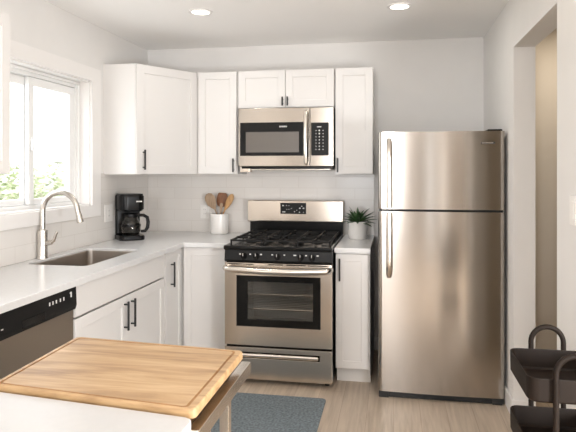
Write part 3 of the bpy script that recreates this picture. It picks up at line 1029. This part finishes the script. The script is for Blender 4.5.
# ------------------------------------------------------------------ refrigerator
GX0, GX1, GY = -0.095, 0.668, 3.70
t = thing('refrigerator', 'tall stainless top-freezer refrigerator right of the slim cabinet', 'refrigerator', ((GX0 + GX1) / 2, 4.0, 0))
q = MB(); q.box(GX0 + 0.006, GX1 - 0.008, GY + 0.075, 4.55, 0.035, 1.662, bev=0.004); obj('body', q, M_PLASTIC, t, label='dark cabinet sides')


def fridge_door(z0, z1):
    q = MB()
    y0, y1, r = GY, GY + 0.07, 0.024
    n = 8
    prof = [(GX0, y1)]
    prof += [(GX0 + r - r * math.cos(a), y0 + r - r * math.sin(a)) for a in [PI / 2 * k / n for k in range(n + 1)]]
    m_ = 20
    for k in range(1, m_):
        f = k / m_
        x = GX0 + r + (GX1 - GX0 - 2 * r) * f
        prof.append((x, y0 - 0.010 * math.sin(PI * f)))
    prof += [(GX1 - r + r * math.sin(a), y0 + r - r * math.cos(a)) for a in [PI / 2 * k / n for k in range(n + 1)]]
    prof += [(GX1, y1)]
    q.prism(prof, z0, z1)
    return q


dU = obj('freezer_door', fridge_door(1.188, 1.672), M_SSV, t, angle=25)
dL = obj('fridge_door', fridge_door(0.042, 1.174), M_SSV, t, angle=25)
q = MB(); q.box(GX0 + 0.01, GX1 - 0.01, GY + 0.02, GY + 0.08, 1.172, 1.190); obj('door_gap', q, M_RUBBER, t, label='black gasket between the doors')


def fridge_handle(z0, z1, flip):
    q = MB()
    n = 14
    L = []
    x0, x1 = -0.046, -0.008
    for k in range(n + 1):
        f = k / n
        z = z0 + (z1 - z0) * f
        g = 1 - f if flip else f          # g = 0 at the free end, 1 near the door gap
        out = 0.048 * min(1.0, (math.sin(min(1, g / 0.22) * PI / 2)))
        y = GY - 0.006 - out
        w = 1.0 if 0.03 < g else 0.7
        c = (x0 + x1) / 2
        hw = (x1 - x0) / 2 * w
        sec = [(c + hw * math.cos(a), y + 0.010 + 0.011 * math.sin(a), z) for a in [2 * PI * i / 16 for i in range(16)]]
        L.append(sec)
    q.loft(L)
    a, c = (z1 + 0.004, z1 + 0.05) if not flip else (z0 - 0.05, z0 - 0.004)
    q.box(x0 + 0.006, x1 - 0.006, GY - 0.045, GY + 0.005, a, c, bev=0.004)
    return q


obj('handle', fridge_handle(1.635, 1.196, False), M_HANDLE, dU, label='long steel handle')
obj('handle', fridge_handle(1.168, 0.755, True), M_HANDLE, dL, label='long steel handle')
q = MB(); q.box(0.527, 0.606, GY - 0.0085, GY + 0.002, 1.592, 1.604, bev=0.001, seg=1); bd = obj('badge', q, M_RUBBER, dU, label='small dark badge')
q = MB()
xx = 0.531
for w in (.006, .007, .003, .007, .006, .003, .007, .006, .006):
    q.box(xx, xx + w, GY - 0.0095, GY - 0.007, 1.5955, 1.6005)
    xx += w + 0.0018
obj('lettering', q, M_SINK, bd)
q = MB(); q.box(0.565, 0.655, GY + 0.012, GY + 0.12, 1.660, 1.683, bev=0.006); obj('hinge_cover', q, M_PLASTIC, t, label='black hinge cover')
q = MB(); q.box(GX0 + 0.004, GX1 - 0.006, GY + 0.012, GY + 0.09, 0.004, 0.041); obj('kick_grille', q, M_RUBBER, t, label='black kick grille')
for x in (GX0 + 0.035, GX1 - 0.045):
    q = MB(); q.box(x - 0.03, x + 0.03, GY + 0.004, GY + 0.08, 0.0, 0.040, bev=0.004); obj('foot', q, M_RUBBER, t, label='black foot')
    q = MB(); q.cyl((x, 4.45, 0), (x, 4.45, 0.036), 0.02, seg=14); obj('foot', q, M_RUBBER, t, label='black foot')

# ------------------------------------------------------------------ things on the counters
# coffee maker, facing local -Y, turned towards the room
cmx, cmy, cmr = -1.957, 4.085, math.radians(40)
t = thing('coffee_maker', 'black drip coffee maker with glass carafe in the counter corner', 'coffee maker', (cmx, cmy, CT), cmr)
q = MB(); q.loft([rounded_rect(-0.092, 0.092, -0.118, 0.105, 0.05, 0.0), rounded_rect(-0.095, 0.095, -0.121, 0.108, 0.052, 0.006), rounded_rect(-0.095, 0.095, -0.121, 0.108, 0.052, 0.026), rounded_rect(-0.090, 0.090, -0.116, 0.103, 0.05, 0.034)])
obj('base', q, M_PLASTIC, t, local=True)
q = MB(); q.box(-0.092, 0.092, 0.028, 0.104, 0.030, 0.335, bev=0.018, seg=3); obj('water_tank', q, M_PLASTIC, t, local=True)
q = MB(); q.loft([rounded_rect(-0.078, 0.078, -0.100, 0.06, 0.055, 0.212), rounded_rect(-0.092, 0.092, -0.112, 0.06, 0.055, 0.228), rounded_rect(-0.092, 0.092, -0.112, 0.06, 0.055, 0.322), rounded_rect(-0.088, 0.088, -0.108, 0.056, 0.052, 0.330)])
hd = obj('brew_head', q, M_PLASTIC, t, local=True)
q = MB(); q.loft([rounded_rect(-0.086, 0.086, -0.106, 0.095, 0.045, 0.330), rounded_rect(-0.084, 0.084, -0.104, 0.093, 0.045, 0.342)])
obj('lid', q, M_PLASTIC, t, local=True)
q = MB()
for k in range(5):
    q.box(0.022 + k * 0.0085, 0.029 + k * 0.0085, -0.1135, -0.110, 0.283, 0.291)
obj('brand_mark', q, M_GLYPH, hd, local=True, label='small pale lettering')
q = MB(); q.lathe([(0, 0.034), (0.064, 0.034), (0.066, 0.039), (0, 0.040)], 0, -0.045, 32); obj('warming_plate', q, M_BLACK, t, local=True)
q = MB(); q.lathe([(0, 0.041), (0.055, 0.041), (0.066, 0.052), (0.071, 0.085), (0.066, 0.125), (0.050, 0.158), (0.048, 0.172), (0.0455, 0.172), (0.048, 0.156), (0.064, 0.124), (0.069, 0.085), (0.064, 0.054), (0.054, 0.044), (0, 0.044)], 0, -0.045, 32)
cf = obj('carafe', q, M_CARAFE, t, local=True, label='clear glass carafe')
q = MB()
q.lathe([(0, 0.170), (0.050, 0.170), (0.053, 0.180), (0.050, 0.192), (0.020, 0.198), (0, 0.199)], 0, -0.045, 28)
q.lathe([(0.0705, 0.100), (0.0735, 0.100), (0.0715, 0.116), (0.0685, 0.116), (0.0705, 0.100)], 0, -0.045, 28)
obj('lid', q, M_PLASTIC, cf, local=True, label='black lid and band')
q = MB()
q.tube([(0.045, -0.062, 0.183), (0.085, -0.075, 0.182), (0.112, -0.083, 0.165), (0.118, -0.085, 0.13), (0.114, -0.084, 0.09), (0.098, -0.078, 0.064), (0.066, -0.068, 0.062)], [0.011, 0.012, 0.013, 0.013, 0.013, 0.012, 0.009], 12)
obj('handle', q, M_PLASTIC, cf, local=True, label='black handle')

# utensil crock and three wooden utensils standing in it
ux, uy = -1.402, 4.570
t = thing('utensil_crock', 'white ceramic crock holding wooden utensils, left of the range', 'crock', (ux, uy, CT))
q = MB(); q.lathe([(0, 0), (0.066, 0), (0.073, 0.006), (0.074, 0.02), (0.074, 0.158), (0.072, 0.163), (0.069, 0.163), (0.067, 0.158), (0.066, 0.03), (0.06, 0.015), (0, 0.013)])
obj('jar', q, M_CERAMIC, t, local=True)


def utensil(name, label, m, foot, neck, tip, prof, hr=0.006):
    """prof: (t, half width, half thickness) from neck (t=0) to tip (t=1)"""
    foot, neck, tip = V(foot), V(neck), V(tip)
    t = thing(name, label, 'utensil', tuple(foot), 0, 'wooden utensils in the crock')
    q = MB(); q.tube([foot, foot.lerp(neck, 0.5), neck + (tip - neck) * 0.12], [hr, hr, hr * 0.95], 10)
    obj('handle', q, m, t)
    d = (tip - neck)
    side = d.normalized().cross(V((0, 1, 0))).normalized()
    th = side.cross(d.normalized())
    L = []
    for (f, w, h) in prof:
        c = neck + d * f
        L.append([c + side * w * math.cos(2 * PI * k / 16) + th * h * math.sin(2 * PI * k / 16) for k in range(16)])
    q = MB(); q.loft(L); obj('head', q, m, t, angle=60)


zf = CT + 0.021
utensil('wooden_spatula', 'greyish brown wooden spatula leaning left in the crock', M_SPOON_A, (-1.375, 4.590, zf), (-1.445, 4.592, 1.11), (-1.512, 4.592, 1.238),
        [(0, .006, .005), (.15, .022, .006), (.4, .042, .005), (.7, .045, .004), (.9, .034, .003), (1, .012, .002)])
utensil('wooden_turner', 'dark red-brown broad wooden turner upright in the crock', M_SPOON_B, (-1.415, 4.618, zf), (-1.400, 4.620, 1.125), (-1.390, 4.622, 1.245),
        [(0, .008, .006), (.12, .036, .006), (.4, .046, .005), (.75, .044, .004), (.95, .036, .003), (1, .028, .002)])
utensil('wooden_spoon', 'golden brown wooden spoon leaning right in the crock', M_SPOON_C, (-1.435, 4.548, zf), (-1.352, 4.55, 1.105), (-1.283, 4.55, 1.238),
        [(0, .006, .006), (.2, .016, .008), (.5, .027, .010), (.78, .026, .009), (.93, .018, .006), (1, .006, .003)])
utensil('wooden_fork', 'slim wooden handle between the turner and the spoon in the crock', M_SPOON_A, (-1.40, 4.525, zf), (-1.378, 4.525, 1.09), (-1.370, 4.525, 1.165),
        [(0, .006, .005), (.3, .010, .005), (.7, .014, .004), (1, .011, .003)], 0.005)

# potted plant
px, py = -0.265, 4.40
t = thing('potted_plant', 'spiky green succulent in a white pot beside the range', 'plant', (px, py, CT))
q = MB(); q.lathe([(0, 0), (0.058, 0), (0.066, 0.008), (0.071, 0.04), (0.074, 0.118), (0.074, 0.132), (0.070, 0.134), (0.066, 0.132), (0.066, 0.118), (0, 0.116)])
obj('pot', q, M_POT, t, local=True)
q = MB(); q.lathe([(0, 0.121), (0.04, 0.121), (0.0655, 0.117)], 0, 0, 24); obj('soil', q, M_SOIL, t, local=True)
q = MB()
rnd = random.Random(3)
for ring, (cnt, el, ln) in enumerate(((9, 15, 0.135), (10, 32, 0.14), (9, 50, 0.135), (7, 66, 0.13), (4, 82, 0.125))):
    for k in range(cnt):
        a = 2 * PI * k / cnt + ring * 0.41 + rnd.uniform(-.15, .15)
        e = math.radians(el + rnd.uniform(-7, 7))
        l = ln * rnd.uniform(0.85, 1.1)
        out = V((math.cos(a), math.sin(a), 0))
        side = V((-math.sin(a), math.cos(a), 0))
        L = []
        for i in range(7):
            f = i / 6
            ee = e - 0.25 * f
            p = out * (0.008 + l * f * math.cos(ee)) + V((0, 0, 0.117 + l * f * math.sin(ee)))
            nr = (out * -math.sin(ee) + V((0, 0, math.cos(ee))))
            w = 0.0125 * (math.sin(PI * min(1, 0.22 + 0.78 * f)) ** 0.7 if f < 1 else 0) + 0.0006
            h = 0.004 * (1 - f) + 0.0006
            L.append([p + side * w * math.cos(2 * PI * j / 8) + nr * (h * math.sin(2 * PI * j / 8) + 0.35 * w * abs(math.cos(2 * PI * j / 8))) for j in range(8)])
        q.loft(L)
obj('leaves', q, M_LEAF, t, local=True, angle=60)

# outlets and switch
def plate(name, label, cat, M, w, h, kind):
    t = thing(name, label, cat, tuple(M.translation), 0)
    q = MB(); q.box(-w / 2, w / 2, -0.006, 0, -h / 2, h / 2, bev=0.002, M=M); pl = obj('cover_plate', q, M_WHITEPL, t)
    q = MB()
    if kind == 'outlet':
        q.box(-0.018, 0.018, -0.008, -0.005, -0.036, 0.036, bev=0.002, M=M)
        f = obj('socket', q, M_WHITEPL, t)
        for z in (-0.018, 0.018):
            for x in (-0.006, 0.006):
                q = MB(); q.box(x - 0.001, x + 0.001, -0.0084, -0.007, z - 0.004, z + 0.004, M=M)
                obj('slot', q, M_RUBBER, f, label='dark socket slot')
    else:
        q.box(-0.017, 0.017, -0.009, -0.005, -0.034, 0.034, bev=0.002, M=M)
        obj('rocker', q, M_WHITEPL, t)


plate('wall_outlet', 'white wall outlet on the tile left of the coffee maker', 'outlet', frame_matrix((XL + 0.008, 3.965, 1.116), UX, NX), 0.115, 0.125, 'outlet')
plate('wall_outlet', 'white wall outlet half hidden behind the utensil crock', 'outlet', frame_matrix((-1.560, YB - 0.008, 1.085), UB, NB), 0.075, 0.115, 'outlet')
plate('light_switch', 'white light switch on the right wall between doorway and picture edge', 'switch', frame_matrix((XR, 2.40, 1.276), (0, -1, 0), (-1, 0, 0)), 0.075, 0.115, 'switch')

# ------------------------------------------------------------------ recessed ceiling lights
for k, (lx, ly) in enumerate(DOWNLIGHTS[:2]):
    t = thing('recessed_light', ('white recessed ceiling light above the corner counter, left of the pair', 'white recessed ceiling light above the fridge, right of the pair')[k], 'ceiling light', (lx, ly, ZC), 0, 'recessed ceiling lights')
    q = MB(); q.lathe([(0.058, -0.004), (0.060, -0.007), (0.074, -0.006), (0.077, 0.0), (0.058, 0.0), (0.058, -0.004)], 0, 0, 36)
    obj('trim_ring', q, M_TRIM, t, local=True)
    q = MB(); q.lathe([(0, -0.0035), (0.058, -0.0035), (0.058, -0.001), (0, -0.001)], 0, 0, 36)
    obj('diffuser', q, M_LAMP, t, local=True)

# ------------------------------------------------------------------ mat
L = [rounded_rect(-1.25, -0.412, 2.65, 3.600, 0.03, 0.0005), rounded_rect(-1.25, -0.412, 2.65, 3.600, 0.03, 0.008), rounded_rect(-1.238, -0.424, 2.662, 3.588, 0.025, 0.0115)]
q = MB(); q.loft(L)
obj('floor_mat', q, M_MAT, label='dark blue-grey textured mat on the floor before the range', cat='mat')

# ------------------------------------------------------------------ foreground island, steel table and cutting board
IZ = 0.9190
t = thing('kitchen_island', 'white slab-topped island at the lower left edge', 'island', (-0.9, 0.85, 0))
poly = [(-1.45, 0.35), (-0.406, 0.35), (-0.406, 1.128), (-0.411, 1.141), (-0.426, 1.1485), (-0.912, 1.204), (-1.45, 1.264)]
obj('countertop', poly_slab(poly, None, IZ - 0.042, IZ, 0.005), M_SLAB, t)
q = MB(); q.box(-1.42, -0.47, 0.40, 1.16, 0.10, IZ - 0.042); q.box(-1.38, -0.50, 0.44, 1.12, 0, 0.10)
obj('carcass', q, M_CAB, t)
door(t, (-0.965, 1.16, 0.112), (-1, 0, 0), (0, 1, 0), 0.45, 0.74)
door(t, (-0.485, 1.16, 0.112), (-1, 0, 0), (0, 1, 0), 0.475, 0.74)

t = thing('prep_table', 'stainless steel prep table carrying the wooden cutting board', 'table', (-0.66, 1.45, 0))
TZ = 0.884
q = MB()
q.prism([(-0.930, 1.235), (-0.4285, 1.180), (-0.4285, 1.610), (-0.930, 1.625)], TZ - 0.018, TZ, bev=0.002)
obj('tabletop', q, M_SS, t)
q = MB()
q.box(-0.428, -0.401, 1.166, 1.612, TZ - 0.034, TZ, bev=0.0025)
obj('side_rail', q, M_HANDLE, t, label='bright steel side rail')
q = MB(); q.box(-0.925, -0.4285, 1.585, 1.612, TZ - 0.045, TZ - 0.0185, bev=0.002); obj('back_rail', q, M_SS, t)
for (x, y) in ((-0.437, 1.478), (-0.437, 1.305), (-0.905, 1.478), (-0.905, 1.325)):
    q = MB(); q.box(x - 0.013, x + 0.013, y - 0.013, y + 0.013, 0.012, TZ - 0.0185, bev=0.003); lg = obj('leg', q, M_HANDLE, t)
    q = MB(); q.cyl((x, y, 0), (x, y, 0.014), 0.017, 0.015, 16); obj('foot_cap', q, M_RUBBER, lg)
q = MB(); q.box(-0.918, -0.424, 1.312, 1.472, 0.25, 0.268, bev=0.002); obj('shelf', q, M_SS, t)

# board: a slab with a juice groove, built in its own frame as nested loops
bc4 = [V((-0.408, 1.560, 0)), V((-0.936, 1.604, 0)), V((-0.926, 1.214, 0)), V((-0.407, 1.156, 0))]


def quad_loop(inset, r, z, n=6, sides=None):
    c = sum(bc4, V()) / 4
    pts = []
    ins = []
    for i in range(4):
        a, p, d = bc4[i - 1], bc4[i], bc4[(i + 1) % 4]
        e0, e1 = (a - p).normalized(), (d - p).normalized()
        s = math.sin(e0.angle(e1))
        i1 = inset if sides is None else sides[i]            # side from corner i to the next
        i0 = inset if sides is None else sides[i - 1]        # side from the previous corner
        ins.append(p + e0 * (i1 / s) + e1 * (i0 / s))
    for i in range(4):
        a, p, d = ins[i - 1], ins[i], ins[(i + 1) % 4]
        p0, p2 = p + (a - p).normalized() * r, p + (d - p).normalized() * r
        for k in range(n + 1):
            f = k / n
            q_ = p0 * (1 - f) ** 2 + p * 2 * f * (1 - f) + p2 * f ** 2
            pts.append((q_.x, q_.y, z))
    return pts


def GR(d):
    return [v + d for v in (0.011, 0.012, 0.0036, 0.019)]     # back, left, front, right


BZ0, BZ1 = 0.9085, 0.931
bt = thing('cutting_board', 'wooden cutting board with a juice groove on the steel table', 'cutting board', (-0.665, 1.375, BZ0))
q = MB()
q.loft([quad_loop(0.003, 0.016, BZ0), quad_loop(0.0, 0.018, BZ0 + 0.004), quad_loop(0.0, 0.018, BZ1 - 0.005), quad_loop(0.0015, 0.017, BZ1 - 0.0015), quad_loop(0.003, 0.016, BZ1), quad_loop(0, 0.014, BZ1, sides=GR(0))], True, False)
q.loft([quad_loop(0, 0.012, BZ1, sides=GR(0.0065)), quad_loop(0.07, 0.012, BZ1)], False, True)
obj('slab', q, M_BOARD, bt)
q = MB()
q.loft([quad_loop(0, 0.014, BZ1, sides=GR(d)) if d in (0, 0.0065) else quad_loop(0, 0.013, BZ1 - z, sides=GR(d)) for d, z in ((0, 0), (0.0012, 0.003), (0.003, 0.004), (0.0053, 0.003), (0.0065, 0))], False, False)
obj('juice_groove', q, M_GROOVE, bt, label='darker juice groove')
for (x, y) in ((-0.88, 1.56), (-0.455, 1.53), (-0.88, 1.34), (-0.455, 1.30)):
    q = MB(); q.cyl((x, y, TZ + 0.0003), (x, y, BZ0 + 0.001), 0.011, seg=14); obj('foot', q, M_RUBBER, bt, label='black rubber foot')

# ------------------------------------------------------------------ rolling cart
KX0, KX1, KY0, KY1 = 0.400, 0.656, 1.850, 2.160
t = thing('rolling_cart', 'dark brown tiered metal cart with arched handles at the right, by the doorway', 'cart', ((KX0 + KX1) / 2, 2.0, 0))
for zr in (0.804, 0.602, 0.30):
    hgt = 0.073
    q = MB()
    q.loft([rounded_rect(KX0 + 0.006, KX1 - 0.006, KY0 + 0.006, KY1 - 0.006, 0.03, zr - hgt),
            rounded_rect(KX0 + 0.001, KX1 - 0.001, KY0 + 0.001, KY1 - 0.001, 0.033, zr - hgt + 0.006),
            rounded_rect(KX0, KX1, KY0, KY1, 0.034, zr - 0.003),
            rounded_rect(KX0 + 0.001, KX1 - 0.001, KY0 + 0.001, KY1 - 0.001, 0.033, zr),
            rounded_rect(KX0 + 0.004, KX1 - 0.004, KY0 + 0.004, KY1 - 0.004, 0.030, zr),
            rounded_rect(KX0 + 0.005, KX1 - 0.005, KY0 + 0.005, KY1 - 0.005, 0.030, zr - 0.004),
            rounded_rect(KX0 + 0.007, KX1 - 0.007, KY0 + 0.007, KY1 - 0.007, 0.030, zr - hgt + 0.012),
            rounded_rect(KX0 + 0.014, KX1 - 0.014, KY0 + 0.014, KY1 - 0.014, 0.026, zr - hgt + 0.006)])
    obj('tray', q, M_CART, t)
for yk, xa, xb in ((KY1 + 0.0095, 0.478, 0.585), (KY0 - 0.0095, 0.476, 0.592)):
    r = (xb - xa) / 2
    zc = 0.880 - r
    p = [(xa, yk, 0.085), (xa, yk, 0.4), (xa, yk, zc)] + arc_pts(((xa + xb) / 2, yk, zc), (1, 0, 0), (0, 0, 1), r, PI, 0, 18)[1:] + [(xb, yk, 0.4), (xb, yk, 0.085)]
    q = MB(); q.tube(p, 0.009, 14); obj('arched_handle', q, M_CART, t)
    q = MB(); q.box(KX0 + 0.01, KX1 - 0.01, yk - 0.009, yk + 0.009, 0.075, 0.091, bev=0.003); obj('foot_bar', q, M_CART, t)
for x in (KX0 + 0.025, KX1 - 0.025):
    for y in (KY0 - 0.0095, KY1 + 0.0095):
        q = MB()
        q.cyl((x, y, 0.050), (x, y, 0.078), 0.006, seg=10)
        q.box(x - 0.012, x - 0.009, y - 0.008, y + 0.008, 0.02, 0.055)
        q.box(x + 0.009, x + 0.012, y - 0.008, y + 0.008, 0.02, 0.055)
        q.box(x - 0.012, x + 0.012, y - 0.008, y + 0.008, 0.050, 0.055)
        cs = obj('caster', q, M_CART, t)
        q = MB(); q.cyl((x - 0.008, y, 0.025), (x + 0.008, y, 0.025), 0.025, seg=24, bev=0.002); obj('wheel', q, M_RUBBER, cs)
